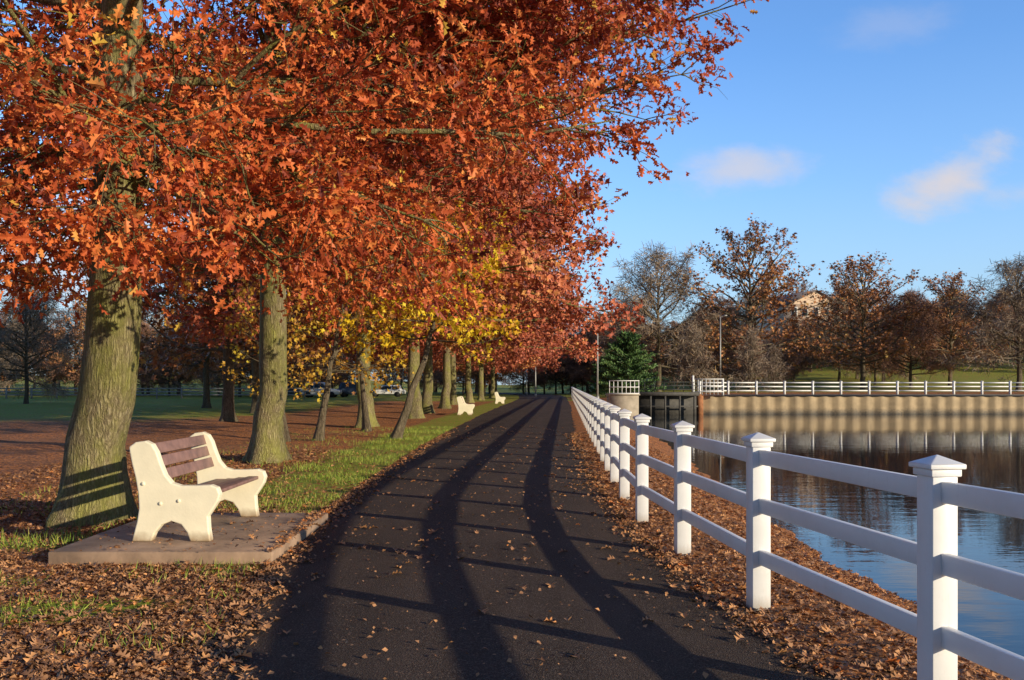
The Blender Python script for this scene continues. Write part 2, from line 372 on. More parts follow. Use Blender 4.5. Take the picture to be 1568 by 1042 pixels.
def rotmats(dirs,rng):
    y=dirs/np.linalg.norm(dirs,axis=1,keepdims=True)
    r=rng.normal(size=y.shape); x=np.cross(y,r); x/=np.linalg.norm(x,axis=1,keepdims=True); z=np.cross(x,y)
    return np.stack([x,y,z],2)
def scatter(P,dirs,size,tmpl,rng):
    T,F=tmpl; R=rotmats(dirs,rng); n=len(P)
    V=np.einsum('nij,mj->nmi',R,T)*size[:,None,None]+P[:,None,:]
    FF=F[None]+ (np.arange(n)*len(T))[:,None,None]
    return V.reshape(-1,3),FF.reshape(-1,F.shape[1]),len(T)
def tube(pts,r,k):
    pts=np.asarray(pts);n=len(pts); d=np.gradient(pts,axis=0); d/=np.linalg.norm(d,axis=1,keepdims=True)+1e-9
    ref=np.tile([[0,0,1.]],(n,1))
    if abs(d[:,2]).max()>.85: ref=np.tile([[1.,.01,0]],(n,1)) if abs(d[:,0]).max()<.95 else np.tile([[0,1.,0]],(n,1))
    u=np.cross(d,ref);u/=np.linalg.norm(u,axis=1,keepdims=True)+1e-9;w=np.cross(d,u)
    t=np.arange(k)*2*np.pi/k
    V=pts[:,None]+(np.cos(t)[None,:,None]*u[:,None]+np.sin(t)[None,:,None]*w[:,None])*np.asarray(r).reshape(n,-1)[:,:,None]
    idx=np.arange(n*k).reshape(n,k); j=np.roll(idx,-1,axis=1)
    F=np.stack([idx[:-1],j[:-1],j[1:],idx[1:]],-1).reshape(-1,4)
    return V.reshape(-1,3),F
def gen_tree(name,seed,H,r0,cb,R,n1=34,n2=1.9,n3=4.0,lpt=12,ls=.14,tmpl=STAR,barkm=None,leafm=None,lean=(0,0),
             low_el=-6,hi_el=60,prof=1.8,zstop=.96,leafbias=0,twk=3,minL=.5,spread=.07,limbr=.075,lowlen=(1.0,0.),flare=.6,droop=0.,maxp=1.0,yel=0,bare=0,avoid=None,extra=(),floor=-9,cs=.17):
    rng=np.random.default_rng(seed); TV=[];TFc=[];n0=0
    def addt(p,r,k):
        nonlocal n0
        V,F=tube(p,r,k); TV.append(V);TFc.append(F+n0);n0+=len(V)
    zs=np.concatenate([[-.1,0,.08,.18,.32,.55,.9,1.4],np.linspace(2,H,16)])
    wob=np.cumsum(rng.normal(0,.03,(len(zs),2)),axis=0)*(zs[:,None]>1)
    tp=np.stack([zs*lean[0]/4+wob[:,0],zs*lean[1]/4+wob[:,1],zs],1)
    k=22; th=np.arange(k)*2*np.pi/k
    base=r0*np.clip(1-zs/H,0.02,1)**.85
    fl=flare*r0*np.exp(-np.clip(zs,0,9)/.30)
    ph=rng.uniform(0,6,3)
    lob=.5+.5*np.sin(th*5+ph[0])*.8+.3*np.sin(th*3+ph[1])
    rr=base[:,None]*(1+.05*np.sin(th*3+ph[2])[None]+rng.normal(0,.02,(len(zs),k)))+fl[:,None]*(.4+.8*lob[None])
    addt(tp,rr,k)
    LP=[];LD=[];LR=[]
    limbs=[]
    for i in range(n1):
        t=(i+rng.uniform(-.4,.4))/n1; t=min(max(t,0),1)
        z=cb+(H*zstop-cb)*t**1.05
        az=i*2.39996+rng.uniform(-.5,.5)
        L=R*((1-t**prof)*.9+.16)*rng.uniform(.8,1.08)
        L*=min(1.,lowlen[0]+lowlen[1]*t)
        el=rad(low_el+(hi_el-low_el)*t**maxp+rng.uniform(-9,9))
        if avoid is not None and z<avoid[2]:
            da=(az-avoid[0]+math.pi)%(2*math.pi)-math.pi
            if abs(da)<avoid[1]: el=max(el,rad(28)); L*=.75
        limbs.append((t,z,az,L,el,.03))
    for (z,az,L,el) in extra: limbs.append((.12,z,az,L,rad(el),.0))
    for (t,z,az,L,el,upc) in limbs:
        o=np.array([np.interp(z,zs,tp[:,0]),np.interp(z,zs,tp[:,1]),z])
        d=np.array([math.cos(az)*math.cos(el),math.sin(az)*math.cos(el),math.sin(el)])
        m=9; P=[o]; dd=d.copy(); jt=.10 if upc else .06
        for s in range(m):
            dd=dd+rng.normal(0,jt,3)+np.array([0,0,(upc if s>4 else 0)]); dd/=np.linalg.norm(dd)
            nxt=P[-1]+dd*L/m
            if nxt[2]<floor: dd[2]=abs(dd[2])*.3+.05; dd/=np.linalg.norm(dd); nxt=P[-1]+dd*L/m
            P.append(nxt)
        P=np.array(P); rl=limbr*(L/6)**.7*(1.0-.3*t)
        rads=rl*(1-np.linspace(0,1,m+1))**.8+.008; addt(P,rads,7)
        ns=int(L*n2)+2; ylimb=(rng.uniform()<yel) and upc>0; blimb=upc>0 and rng.uniform()<bare
        for j in range(ns):
            s=rng.uniform(.14,1); f=s*m; a=min(int(f),m-1); q=P[a]+(P[a+1]-P[a])*(f-a); ld=P[a+1]-P[a]; ld/=np.linalg.norm(ld)
            sgn=1 if j%2 else -1; ang=sgn*rng.uniform(.45,1.15)
            c,s_=math.cos(ang),math.sin(ang); sd=np.array([ld[0]*c-ld[1]*s_,ld[0]*s_+ld[1]*c,ld[2]+rng.normal(0,.35)-droop*(1-t)]); sd/=np.linalg.norm(sd)
            l2=(.42*L*(1-s)+minL)*rng.uniform(.7,1.2); m2=5; Q=[q];dd=sd
            for _ in range(m2):
                dd=dd+rng.normal(0,.13,3)+np.array([0,0,.02]);dd/=np.linalg.norm(dd)
                if Q[-1][2]+dd[2]*l2/m2<floor-.3: dd[2]=abs(dd[2])*.3; dd/=np.linalg.norm(dd)
                Q.append(Q[-1]+dd*l2/m2)
            Q=np.array(Q); addt(Q,.008+.26*rl*(1-s*.6)*(1-np.linspace(0,1,m2+1)),4)
            nt_=int(l2*n3)+2; clumpc=rng.normal(0,cs)+(.34 if ylimb else 0)
            dens=(.12 if blimb else 1)*rng.uniform(.5,1.5)
            for g in range(nt_):
                s2=rng.uniform(.1,1) if g else 1.0; f2=min(s2*m2,m2-.001); a2=int(f2); w=Q[a2]+(Q[a2+1]-Q[a2])*(f2-a2)
                td=(Q[a2+1]-Q[a2]);td/=np.linalg.norm(td); td=td+rng.normal(0,.6,3)+np.array([0,0,-droop]);td/=np.linalg.norm(td)
                l3=rng.uniform(.3,.8); e_=w+td*l3; mid=(w+e_)/2+rng.normal(0,.04,3)
                if twk: addt(np.array([w,mid,e_]),[.006,.0045,.002],twk)
                nl=rng.poisson(lpt*dens)
                if nl:
                    u=rng.uniform(.1,1.1,nl)**.8
                    pp=w+(e_-w)*u[:,None]+rng.normal(0,spread,(nl,3))
                    LP.append(pp); LD.append(td*.8+rng.normal(0,.7,(nl,3))+np.array([0,0,-.35]))
                    LR.append(np.clip(.5+leafbias+clumpc+rng.normal(0,.10)+rng.normal(0,.15,nl),0,1))
    P=np.concatenate(LP);D=np.concatenate(LD);Rn=np.concatenate(LR)
    sz=ls*rng.uniform(.6,1.25,len(P))
    LV,LF,m=scatter(P,D,sz,tmpl,rng)
    TVc=np.concatenate(TV);TFa=np.concatenate(TFc)
    V=np.concatenate([TVc,LV]); rnd=np.concatenate([np.zeros(len(TVc)),np.repeat(Rn,m)])
    me=build(name,V,[TFa,LF+len(TVc)],[barkm or BARK,leafm],[0,1],smooth=[True,False],attr={'rnd':rnd})
    print('TREE',name,'leaves',len(P))
    return me
EX1=[(4.35,-1.9,2.7,-13),(4.2,-1.2,2.9,-14),(4.6,-1.5,3.1,-15),(4.3,-2.7,3.3,-15),(4.0,3.3,3.6,-13),(4.0,-.4,3.4,-10),(4.6,-.9,3.6,-12),(4.7,-2.3,3.2,-14),(5.0,-.1,4.4,-8),(4.4,.5,4.0,-6)]
t1=gen_tree('oak_a',11,15,.345,3.7,5.9,n1=52,n2=2.8,n3=3.8,lpt=10.5,ls=.135,leafm=L_ORANGE,lean=(.24,0),low_el=-5,limbr=.05,droop=.14,spread=.08,yel=.03,bare=.16,flare=.55,leafbias=.0,avoid=(-1.3,1.0,5.2),extra=EX1,floor=3.1,cs=.14)
obj('oak_tree',t1,(-4.97,11.2,-.02),0)
EX2=[(5.9,-.42,8.4,9),(6.0,-.1,8.6,11),(6.6,-.25,9.2,15),(6.2,.25,8.8,12),(7.4,.1,9.3,17),(7.0,-.6,9.3,13),(8.3,-.3,9.4,20),(8.0,-.75,9.2,16),(9.3,-.5,9.4,22),(6.6,-.9,8.6,10),(7.8,.4,9.2,20),(9.0,-.9,9.1,20),(7.0,.3,9.0,12),(7.6,-.15,9.3,15)]
t2=gen_tree('oak_b',24,19,.30,4.8,9.4,n1=64,n2=2.1,n3=3.2,lpt=10.5,ls=.18,leafm=L_RUST,lean=(.10,0),low_el=7,hi_el=55,prof=4.0,limbr=.045,leafbias=.03,spread=.10,yel=.03,twk=3,lowlen=(.64,1.3),bare=.04,extra=EX2,floor=4.5,cs=.15)
obj('oak_tree',t2,(-5.0,19.3,0),0)
t3=gen_tree('oak_c',37,17,.29,4.4,9.8,n1=56,n2=1.8,n3=2.8,lpt=8.5,ls=.26,tmpl=SF,leafm=L_FAR,low_el=2,prof=3.2,twk=0,spread=.16,limbr=.06,yel=.02,floor=4.0)
t4=gen_tree('oak_d',41,17,.29,4.1,9.6,n1=56,n2=1.8,n3=2.8,lpt=8.5,ls=.26,tmpl=SF,leafm=L_FAR,low_el=2,prof=3.2,twk=0,spread=.16,limbr=.06,leafbias=.05,floor=3.8)
row=[(35,-5.4,t3,.3,1),(43,-4.4,t4,1.4,1),(50,-4.5,t3,2.9,.95),(61,-4.3,t4,4.1,1),(70,-4.4,t3,5.0,.95),(80,-3.6,t4,.9,.95),(92,-3.0,t3,2.0,.9),(105,-2.2,t4,3.0,.9),(120,-4.0,t3,4.0,.9)]
for D,x,m,r,s in row: obj('oak_tree',m,(x,D,0),r,scale=s)
ty=gen_tree('yellow_a',51,5.7,.12,2.8,2.35,n1=20,n2=2.5,n3=2.9,lpt=7.5,ls=.17,tmpl=SF,leafm=L_YEL,low_el=-4,prof=3,twk=0,spread=.12,barkm=BARK2,lean=(1.45,0),limbr=.04,floor=2.5)
obj('yellow_tree',ty,(-3.3,27,0),0)
tyg=gen_tree('yellow_b',52,5.0,.11,1.9,1.9,n1=16,n2=2.2,n3=2.5,lpt=4.5,ls=.16,tmpl=SF,leafm=L_YGR,low_el=10,twk=0,spread=.12,barkm=BARK2,lean=(.6,0),limbr=.04)
obj('small_tree',tyg,(-5.4,26.5,0),.2)
obj('small_tree',tyg,(-6.2,26.0,0),2.9,scale=.8)
obj('small_tree',tyg,(-4.9,32.0,0),4.2,scale=1.0)
tb=gen_tree('lawn_oak',61,12,.25,2.8,6.0,n1=30,n2=1.5,n3=2.2,lpt=4.5,ls=.30,tmpl=SF,leafm=L_BROWN,low_el=0,twk=0,spread=.15,barkm=BARK2,floor=2.5)
for x,D,r,s in[(-12,40,0,1),(-14,52,2,1.1),(-20,62,1,.9),(-19,72,3,1.0),(-12,78,5,1),(-27,90,1.5,1.0),(-15,95,2.5,1.1)]:
    obj('lawn_oak_tree',tb,(x,D,0),r,scale=s)
BT=dict(low_el=12,hi_el=72,prof=3.2,maxp=1.3,spread=.14,barkm=BARK2)
bt=[gen_tree('bare_a',71,16,.28,3.2,7.4,n1=40,n2=1.7,n3=2.3,lpt=5,ls=.8,leafm=L_TWIG,limbr=.10,tmpl=TW,twk=0,**BT),
    gen_tree('bare_b',72,14,.25,2.2,7.0,n1=38,n2=1.7,n3=2.3,lpt=6,ls=.8,leafm=L_TWIGR,limbr=.09,tmpl=TW,twk=0,**BT)]
lbt=gen_tree('bare_leafy',74,17,.3,3.5,8.2,n1=42,n2=1.7,n3=2.2,lpt=2.3,ls=.38,leafm=L_BROWN,limbr=.11,tmpl=SF,twk=3,**BT)
def px(x,D): return (x-784)*D/FP
def put(name,m,xp,D,r,s):
    X=px(xp,D); obj(name,m,(X,D,float(hgt(X,D))-.1),r,scale=s)
put('bare_tree',bt[0],1008,112,.3,(1.15,1.15,.98))
put('bare_tree',lbt,1150,112,1.3,(1.2,1.2,1.06))
put('bare_tree',lbt,1322,114,2.3,(1.1,1.1,.86))
put('bare_tree',bt[1],1395,116,5.1,.78)
put('bare_tree',lbt,1455,118,3.3,(.9,.9,.76))
put('bare_tree',bt[0],1560,105,.9,(1.1,1.1,.86))
put('bare_tree',bt[1],1078,125,.9,.7)
put('bare_tree',bt[0],1285,135,.2,.70)
put('bare_tree',bt[1],960,130,1.2,.75)
put('bare_tree',bt[0],40,75,1.7,.62)
sh=gen_tree('bare_shrub',81,6.5,.08,.3,3.2,n1=26,n2=2.0,n3=2.4,lpt=4,ls=.6,tmpl=TW,leafm=L_TWIG,low_el=45,hi_el=82,twk=0,spread=.05,barkm=BARK2,flare=.2)
put('bare_shrub',sh,1060,97,0,1); put('bare_shrub',sh,1152,96,2,.95); put('bare_shrub',sh,1185,99,3,.7)
e=empty('distant_trees'); rg=random.Random(4)
def dput(x,D,s):
    q=rg.random(); m=bt[1] if q<.45 else (bt[0] if q<.6 else (lbt if q<.85 else tb))
    obj('far_tree',m,(x,D,float(hgt(x,D))-.2),rg.uniform(0,6),parent=e,scale=s)
for _ in range(55):
    D=rg.uniform(125,180); dput(rg.uniform(-.62,.03)*D,D,rg.uniform(.55,.85))
for _ in range(40):
    D=rg.uniform(125,170); dput(rg.uniform(.07,.40)*D,D,rg.uniform(.38,.56))
for _ in range(22):
    D=rg.uniform(140,170); dput(rg.uniform(.36,.62)*D,D,rg.uniform(.4,.6))
for _ in range(80):
    D=rg.uniform(235,300); dput(rg.uniform(.06,.62)*D,D,rg.uniform(.55,.82))
for _ in range(10):
    D=rg.uniform(112,125); dput(rg.uniform(-.40,-.1)*D,D,rg.uniform(.5,.75))
for _ in range(16):
    D=rg.uniform(135,155); dput(rg.uniform(.0,.12)*D,D,rg.uniform(.5,.7))
def pine(name,seed,H,R):
    rng=np.random.default_rng(seed);P=[];Dr=[];Rn=[];TV=[];TFc=[];n0=0
    V,F=tube(np.array([[0,0,-.1],[0,0,H*.5],[0,0,H]]),[.16,.09,.02],8);TV.append(V);TFc.append(F);n0=len(V)
    for i in range(70):
        t=(i/70)**.9; z=.3+(H-.4)*t; L=R*(1-t)**.7*rng.uniform(.6,1.2)+.25; az=i*2.4+rng.uniform(-.3,.3)
        d=np.array([math.cos(az),math.sin(az),.12+.3*t]); e_=np.array([0,0,z])+d*L+np.array([0,0,.1*L])
        V,F=tube(np.array([[0,0,z],[d[0]*L*.5,d[1]*L*.5,z+d[2]*L*.3],e_]),[.03,.02,.008],4);TV.append(V);TFc.append(F+n0);n0+=len(V)
        n=int(100*L)+40;u=rng.uniform(.15,1.03,n)
        p=np.array([0,0,z])+(e_-np.array([0,0,z]))*u[:,None]+rng.normal(0,1,(n,3))*np.array([.28,.28,.12])*(.35+.65*(1-u[:,None]))
        P.append(p);Dr.append(d*.7+rng.normal(0,.6,(n,3))+np.array([0,0,.2]));Rn.append(np.clip(.5+rng.normal(0,.2)+rng.normal(0,.2,n),0,1))
    P=np.concatenate(P);D=np.concatenate(Dr);Rn=np.concatenate(Rn)
    LV,LF,m=scatter(P,D,rng.uniform(.16,.34,len(P)),NEED,rng);T=np.concatenate(TV)
    return build(name,np.concatenate([T,LV]),[np.concatenate(TFc),LF+len(T)],[BARK2,L_PINE],[0,1],attr={'rnd':np.concatenate([np.zeros(len(T)),np.repeat(Rn,m)])})
pm=pine('pine',5,6.4,3.1)
obj('pine_tree',pm,(px(962,92),92,.1),0)
obj('pine_tree',pm,(px(928,108),108,.1),2,scale=.7)
# ------------------------------------------------------------------ fallen leaves & grass blades
rng=np.random.default_rng(9)
def area(n,x0,x1,y0,y1,p=1.4): 
    y=y0+(y1-y0)*rng.uniform(0,1,n)**p; return np.stack([rng.uniform(x0,x1,n),y],1)
def slabm(A,m=0): return (A[:,0]>-4.05-m)&(A[:,0]<-2.05+m)&(A[:,1]>8.15-m)&(A[:,1]<10.75+m)
def leftfilter(A,sl=.025):
    lxx=np.interp(A[:,1],LY,LX)
    g=.85*patches(A[:,0],A[:,1])
    g=np.maximum(g,ss((A[:,1]-10)/4)*ss((2.0-(lxx-A[:,0]))/1.0)*.85)
    return A[(A[:,0]<lxx-.03+rng.normal(0,.09,len(A)))&(rng.uniform(0,1,len(A))>g)&~(slabm(A)&(rng.uniform(0,1,len(A))>sl))]
def rightfilter(B):
    fx=np.interp(B[:,1],RY,RX); s_=np.interp(B[:,1],SY,SX)
    return B[(B[:,0]>fx-.02+rng.normal(0,.08,len(B)))&(B[:,0]<s_)]
A=leftfilter(np.concatenate([area(30000,-9,-1.2,3.5,22),area(5000,-3.6,-1.2,3.5,11)]))
B=rightfilter(area(18000,1.2,4.9,3.5,30))
A2=leftfilter(area(60000,-6.5,-1.0,3.5,14,1.3),.05); B2=rightfilter(area(30000,1.2,4.9,3.5,16,1.3))
C=np.concatenate([area(420,-2.2,1.9,3.6,34,1.2),rng.normal([-.9,8.6],[.35,.5],(12,2))])
ey=rng.uniform(3.5,30,700); C=np.concatenate([C,np.stack([np.interp(ey,LY,LX)+np.abs(rng.normal(0,.16,700)),ey],1),np.stack([np.interp(ey,RY,RX)-np.abs(rng.normal(0,.14,700)),ey],1)])
C2=area(1500,-2.2,1.9,3.6,20,1.2); ey=rng.uniform(3.5,16,5000)
C2=np.concatenate([C2,np.stack([np.interp(ey[:2500],LY,LX)+np.abs(rng.normal(0,.14,2500)),ey[:2500]],1),np.stack([np.interp(ey[2500:],RY,RX)-np.abs(rng.normal(0,.12,2500)),ey[2500:]],1)])
def mkl(name,A,zoff,s0,s1,col=None,flat=.28,tm=STAR,pw=1.5):
    n=len(A); z=hgt(A[:,0],A[:,1]); lx_=np.interp(A[:,1],LY,LX); mk=ss((lx_-.3-A[:,0])/3)
    z=z+mk*.05*(np.sin(A[:,0]*1.1+np.sin(A[:,1]*.7))*np.cos(A[:,1]*.9))-mk*.03
    onp=(A[:,0]>lx_)&(A[:,0]<np.interp(A[:,1],RY,RX))
    tt=np.clip((A[:,0]-lx_)/(np.interp(A[:,1],RY,RX)-lx_),0,1); z=z+np.where(onp,.012+.03*(1-(2*tt-1)**2),0)
    z=np.where(slabm(A),.112,z)
    Pp=np.stack([A[:,0],A[:,1],z+zoff],1)
    az=rng.uniform(0,6.28,n); T,F=tm
    nz=np.stack([rng.normal(0,flat,n),rng.normal(0,flat,n),np.ones(n)],1);nz/=np.linalg.norm(nz,axis=1,keepdims=True)
    y=np.stack([np.cos(az),np.sin(az),np.zeros(n)],1);y-=nz*(y*nz).sum(1,keepdims=True);y/=np.linalg.norm(y,axis=1,keepdims=True);x=np.cross(y,nz)
    R=np.stack([x,y,nz],2); sz=rng.uniform(0,1,n)**pw*(s1-s0)+s0; T2=T.copy();T2[:,0]*=1.3;T2[:,2]*=1.4
    V=np.einsum('nij,mj->nmi',R,T2)*sz[:,None,None]+Pp[:,None]
    FF=(F[None]+(np.arange(n)*len(T))[:,None,None]).reshape(-1,3)
    c=np.clip(rng.beta(1.6,1.8,n) if col is None else rng.uniform(col[0],col[1],n),0,1)
    obj(name,build(name,V.reshape(-1,3),[FF],[L_LITTER],attr={'rnd':np.repeat(c,len(T))}))
mkl('fallen_leaves',np.concatenate([A,B]),.012,.03,.10)
mkl('leaf_litter',np.concatenate([A2,B2,C2]),.010,.010,.04,flat=.5,tm=CRUMB,pw=1.6)
mkl('path_leaves',C,.012,.04,.12,(.4,1),.2)
G=area(90000,-7,-1.4,5.5,34); lxx=np.interp(G[:,1],LY,LX)
g=patches(G[:,0],G[:,1])
g=np.maximum(g,ss((G[:,1]-9.5)/4)*ss((2.2-(lxx-G[:,0]))/1.0))
g=np.maximum(g,.10); g*=.6+.6*np.sin(G[:,0]*2.3+np.sin(G[:,1]*1.7)*2)
G=G[(G[:,0]<lxx-.04)&(rng.uniform(0,1,len(G))<g)&~slabm(G)]
n=len(G);z=hgt(G[:,0],G[:,1])
V,F,m=scatter(np.stack([G[:,0],G[:,1],z-.01],1),np.stack([rng.normal(0,.4,n),rng.normal(0,.4,n),np.ones(n)],1),rng.uniform(.05,.11,n),BL,rng)
obj('grass',build('grass',V,[F],[L_GRASS],attr={'rnd':np.repeat(rng.uniform(0,1,n),m)}))
# ------------------------------------------------------------------ slab + benches
mb=MB(); mb.box((-3.05,9.45,.04),(1.95,2.5,.13)); me=mb.mesh('slab',[CONC]); o=obj('concrete_slab',me); b=o.modifiers.new('b','BEVEL');b.width=.015;b.segments=2
OUT=[(4,0),(34,0),(39,13),(49,25),(64,31),(79,26),(88,14),(93,0),(124,0),(121,20),(120,38),(128,50),(135,61),(138,72),(134,82),(124,86),(100,85),(78,85),(65,89),(55,101),(48,118),(42,136),(35,148),(25,153),(10,151),(0,144),(1,136),(4,120),(10,96),(14,72),(15,50),(12,30),(8,15)]
def bench(name,loc,rz=0):
    e=empty(name,loc,rz); S=.00607
    for nm,yy in(('end_support_near',0),('end_support_far',1.62)):
        bm=bmesh.new(); vs=[bm.verts.new((u*S,0,v*S)) for u,v in OUT]; f=bm.faces.new(vs)
        r=bmesh.ops.extrude_face_region(bm,geom=[f]); bmesh.ops.translate(bm,vec=(0,.10,0),verts=[x for x in r['geom'] if isinstance(x,bmesh.types.BMVert)])
        bmesh.ops.recalc_face_normals(bm,faces=bm.faces)
        me=bpy.data.meshes.new(nm);bm.to_mesh(me);bm.free();me.materials.append(CREAM)
        o=obj(nm,me,(0,yy,0),parent=e); m=o.modifiers.new('b','BEVEL');m.width=.014;m.segments=3;m.limit_method='ANGLE';m.angle_limit=rad(50)
    mb=MB()
    for (u,v) in((48,58),(76,62),(22,88)): mb.cyl((u*S,-.010,v*S),(u*S,.01,v*S),.016,.02,12)
    obj('bolts',mb.mesh('bolts',[CREAM],False),parent=e)
    mb=MB()
    for (u,v) in((27,139),(33,119),(41,99)):
        a=np.array([u*S,0,v*S]); tx=np.array([-.30,0,.954]); nn=np.array([.954,0,.30])
        vv=[]
        for yy in(.10,1.62):
            for i in(-.5,.5):
                for j in(-.5,.5): vv.append(a+tx*i*.105+nn*j*.035+np.array([0,yy,0]))
        mb.add(vv,BOXF)
    o1=obj('backrest',mb.mesh('backrest',[PLANK]),parent=e)
    mb=MB()
    for u,v in((58,66),(78,67),(98,69),(117,71)): mb.box((u*S,.86,v*S),(.105,1.52,.035))
    o2=obj('seat',mb.mesh('seat',[PLANK]),parent=e)
    for o in (o1,o2): m=o.modifiers.new('b','BEVEL');m.width=.006;m.segments=2
bench('park_bench',(-3.53,8.72,.105))
bench('park_bench',(-2.75,47,0)); bench('park_bench',(-1.35,73,0))
# ------------------------------------------------------------------ far objects
def lamp_post(name,X,D,H,arm=1.2):
    e=empty(name,(X,D,float(hgt(X,D)))); mb=MB(); mb.cyl((0,0,-.1),(0,0,H),.10,.06,10); mb.cyl((0,0,0),(0,0,.4),.18,.16,10)
    obj('pole',mb.mesh('pole',[METAL]),parent=e)
    mb=MB(); mb.beam((0,0,H-.05),(arm,0,H+.15),.06,.06); mb.box((arm+.2,0,H+.16),(.4,.22,.12)); obj('lamp_head',mb.mesh('head',[METAL]),parent=e)
lamp_post('street_lamp',px(1103,100),100,8.0,.3)
lamp_post('street_lamp',px(915,90),90,8.4,.3)
lamp_post('street_lamp',px(820,112),112,4.2,.3)
lamp_post('street_lamp',px(806,130),130,4,.3)
def car(name,loc,rz,paint,suv=False):
    e=empty(name,loc,rz); h=1.0 if suv else .85; top=1.75 if suv else 1.42
    body=[(-2.2,.35),(2.15,.35),(2.25,.6),(2.15,.82),(1.1,h),(-2.1,h+.02),(-2.25,.7)]
    cab=[(-1.9,h),(1.05,h),(.4,top-.03),(-.2,top),(-1.3,top),(-1.7,top-.1)]
    for nm,poly,w,w2,mt in(('body',body,1.78,1.78,paint),('cabin',cab,1.62,1.3,paint)):
        n=len(poly); V=[(x,-(w/2),z) for x,z in poly]+[(x,w/2,z) for x,z in poly]
        V=[(x,y*(w2/w if z>h+.1 else 1),z) for x,y,z in V]
        F4=[[i,(i+1)%n,(i+1)%n+n,i+n] for i in range(n)]
        me=build(nm,V,[np.array(F4),np.array([list(range(n))[::-1]]),np.array([list(range(n,2*n))])],[mt],[0,0,0])
        o=obj(nm,me,parent=e);m=o.modifiers.new('b','BEVEL');m.width=.05;m.segments=2
    mb=MB()
    for s in(-1,1):
        for a,b,c,d_ in((-1.6,-.75,-1.45,-.75),(-.65,.75,-.65,.33)):
            y0=s*.80;y1=s*.69
            mb.add([(a,y0+s*.02,h+.06),(b,y0+s*.02,h+.06),(d_,y1+s*.02,top-.14),(c,y1+s*.02,top-.14)],[[0,1,2,3]])
    mb.add([(1.04,-.7,h+.05),(1.04,.7,h+.05),(.46,.6,top-.1),(.46,-.6,top-.1)],[[0,1,2,3]])
    mb.add([(-1.93,-.7,h+.05),(-1.93,.7,h+.05),(-1.76,.6,top-.15),(-1.76,-.6,top-.15)],[[0,1,2,3]])
    obj('windows',mb.mesh('windows',[GLASSM]),parent=e)
    mb=MB()
    for x in(-1.35,1.35):
        for s in(-1,1): mb.cyl((x,s*.72,.33),(x,s*.92,.33),.33,.33,16)
    obj('wheels',mb.mesh('wheels',[RUBBER]),parent=e)
car('parked_car',(px(492,108),108,0),0,CARW,True); car('parked_car',(px(592,112),112,0),3.14,CARW,False)
car('parked_car',(px(545,110),110,0),0,CARB,True); car('parked_car',(px(440,114),114,0),.1,CARB,False)
def house(name,X,D,w,dp,hw,hr,wall,rows=2,cols=4,flat=False,z0=None,rz=0):
    z=float(hgt(X,D)) if z0 is None else z0
    e=empty(name,(X,D,z-.3),rz); mb=MB(); mb.box((0,0,hw/2),(w,dp,hw))
    if not flat:
        mb.add([(-w/2,-dp/2,hw),(w/2,-dp/2,hw),(0,-dp/2,hw+hr-.15)],[[0,1,2]]); mb.add([(-w/2,dp/2,hw),(w/2,dp/2,hw),(0,dp/2,hw+hr-.15)],[[0,1,2]])
    obj('walls',mb.mesh('walls',[wall]),parent=e)
    mb=MB()
    if flat: mb.box((0,0,hw+.2),(w+.6,dp+.6,.4))
    else:
        mb.beam((-w/2-.35,0,hw-.15),(0.05,0,hw+hr),dp+.8,.22); mb.beam((w/2+.35,0,hw-.15),(-.05,0,hw+hr),dp+.8,.22)
    obj('roof',mb.mesh('roof',[ROOF]),parent=e)
    mb=MB();fr=MB()
    for r in range(rows):
        for c in range(cols):
            x=-w/2+(c+.5)*w/cols; zz=1.6+r*(hw-1)/rows
            mb.box((x,-dp/2-.02,zz+.3),(w/cols*.45,.08,1.5)); fr.box((x,-dp/2-.01,zz+.3),(w/cols*.45+.25,.05,1.75))
    obj('windows',mb.mesh('win',[GLASSM]),parent=e); obj('window_frames',fr.mesh('fr',[WHITE]),parent=e)
    mb=MB(); mb.box((0,-dp/2-.03,1.1),(1.1,.1,2.2)); obj('door',mb.mesh('door',[DARK]),parent=e)
house('apartment_house',px(1222,180),180,11,12,10.2,2.6,TAN,4,5,rz=.25)
house('office_building',px(940,250),250,8,12,15.5,0,GREYC,4,4,flat=True)
e=empty('yellow_sign',(px(1527,150),150,float(hgt(px(1527,150),150)))); mb=MB(); mb.cyl((0,0,0),(0,0,2.2),.04,.04,8); obj('post',mb.mesh('p',[METAL]),parent=e); mb=MB(); mb.box((0,-.05,1.9),(1.1,.03,1.1)); mb.box((0,-.02,1.9),(1.2,.02,1.2)); obj('panel',mb.mesh('p',[YELS]),parent=e)
e=empty('utility_line')
mb=MB()
for X in(-95,-30): mb.cyl((X,110,0),(X,110,13),.18,.12,8); mb.box((X,110,12.4),(2.2,.15,.15))
for dx in(-.9,.9):
    for hz in(12.5,11):
        t=np.linspace(0,1,14); P_=np.stack([-95+65*t,110+dx+0*t,hz-1.2*4*t*(1-t)],1)
        for a,b in zip(P_[:-1],P_[1:]): mb.beam(a,b,.05,.05)
obj('poles_and_wires',mb.mesh('w',[DARK]),parent=e)
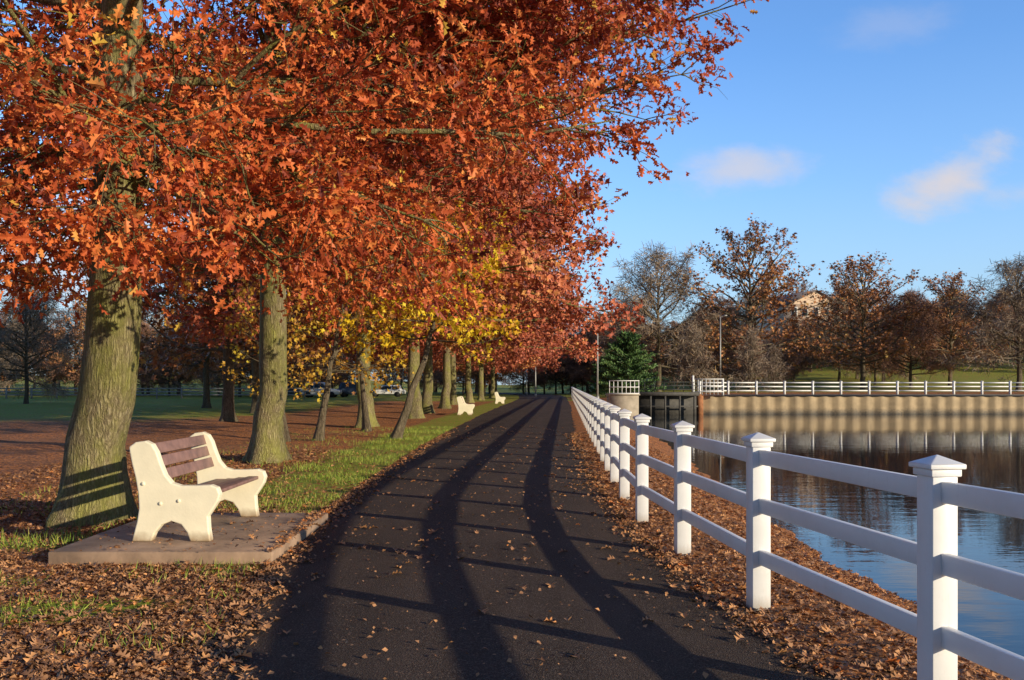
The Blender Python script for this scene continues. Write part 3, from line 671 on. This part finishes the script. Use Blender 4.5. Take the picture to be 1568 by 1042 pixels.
# ------------------------------------------------------------------ world
w=bpy.data.worlds.new('World'); sc.world=w; w.use_nodes=True; nt=w.node_tree
bg=nt.nodes['Background']; sky=nt.nodes.new('ShaderNodeTexSky'); sky.sky_type='NISHITA'; sky.sun_disc=False
EL=13.0; lt=np.array([-.80,.60])
sky.sun_elevation=rad(EL); sky.sun_rotation=math.atan2(-lt[0],-lt[1]); sky.dust_density=.3; sky.ozone_density=2.5; sky.air_density=1.0
tc=nt.nodes.new('ShaderNodeTexCoord'); sp=nt.nodes.new('ShaderNodeSeparateXYZ'); nt.links.new(tc.outputs['Generated'],sp.inputs[0])
yy=math_(nt,'MAXIMUM',sp.outputs[1],.05); u=math_(nt,'DIVIDE',sp.outputs[0],yy); v=math_(nt,'DIVIDE',sp.outputs[2],yy)
cb_=nt.nodes.new('ShaderNodeCombineXYZ'); nt.links.new(u,cb_.inputs[0]); nt.links.new(math_(nt,'MULTIPLY',v,1.8),cb_.inputs[1])
nz=noise(nt,cb_.outputs[0],7,6,.6,.3); nz2=noise(nt,cb_.outputs[0],22,5,.6)
def cloud(u0,v0,a,b,sk,amt):
    du=math_(nt,'DIVIDE',math_(nt,'SUBTRACT',u,u0),a); dv=math_(nt,'DIVIDE',math_(nt,'SUBTRACT',math_(nt,'SUBTRACT',v,v0),math_(nt,'MULTIPLY',math_(nt,'SUBTRACT',u,u0),sk)),b)
    d2=math_(nt,'ADD',math_(nt,'MULTIPLY',du,du),math_(nt,'MULTIPLY',dv,dv))
    k=math_(nt,'ADD',math_(nt,'SUBTRACT',1.0,math_(nt,'SQRT',d2)),math_(nt,'MULTIPLY',math_(nt,'SUBTRACT',nz.outputs[0],.5),2.0))
    k=math_(nt,'ADD',k,math_(nt,'MULTIPLY',math_(nt,'SUBTRACT',nz2.outputs[0],.5),.8))
    n=nt.nodes.new('ShaderNodeMapRange'); n.interpolation_type='SMOOTHSTEP'; nt.links.new(k,n.inputs[0]); n.inputs[1].default_value=0; n.inputs[2].default_value=1.1
    return math_(nt,'MULTIPLY',n.outputs[0],amt)
m1=cloud(.245,.226,.085,.028,.10,.7)
for a in((.460,.215,.080,.042,.35,.95),(.56,.20,.09,.02,0,.5),(.40,.38,.08,.03,.2,.18),(-.52,.15,.35,.09,.1,.95)): m1=math_(nt,'MAXIMUM',m1,cloud(*a))
gain=nt.nodes.new('ShaderNodeMapRange'); nt.links.new(sp.outputs[1],gain.inputs[0]); gain.inputs[1].default_value=-.3; gain.inputs[2].default_value=.7; gain.inputs[3].default_value=.75; gain.inputs[4].default_value=2.1
sc_=nt.nodes.new('ShaderNodeVectorMath'); sc_.operation='SCALE'; nt.links.new(sky.outputs[0],sc_.inputs[0]); nt.links.new(gain.outputs[0],sc_.inputs['Scale'])
c=mixc(nt,1.0,sc_.outputs[0],(.64,.84,1.12),'MULTIPLY')
hz=ramp(nt,sp.outputs[2],[(0,.8),(.10,.5),(.20,.16),(.32,0)])
c=mixc(nt,hz,c,(3.6,4.8,6.1))
c=mixc(nt,m1,c,(5.7,5.4,5.7))
nt.links.new(c,bg.inputs[0]); bg.inputs[1].default_value=.125
sl=bpy.data.lights.new('sun','SUN'); sl.energy=5.0; sl.angle=rad(.5); sl.color=(1,.86,.62)
so=bpy.data.objects.new('sun',sl); link(so)
dv=Vector((lt[0]*math.cos(rad(EL)),lt[1]*math.cos(rad(EL)),-math.sin(rad(EL)))); so.rotation_euler=dv.to_track_quat('-Z','Y').to_euler()
# ------------------------------------------------------------------ camera
cam=bpy.data.cameras.new('camera'); co=bpy.data.objects.new('camera',cam); link(co)
co.location=(0,0,EYE); co.rotation_euler=(rad(90),0,0); cam.lens=36*FP/1568; cam.sensor_width=36; cam.shift_y=67/1568; cam.clip_end=4000; cam.clip_start=.05
sc.camera=co
sc.view_settings.view_transform='Standard'; sc.view_settings.look='None'; sc.view_settings.exposure=0
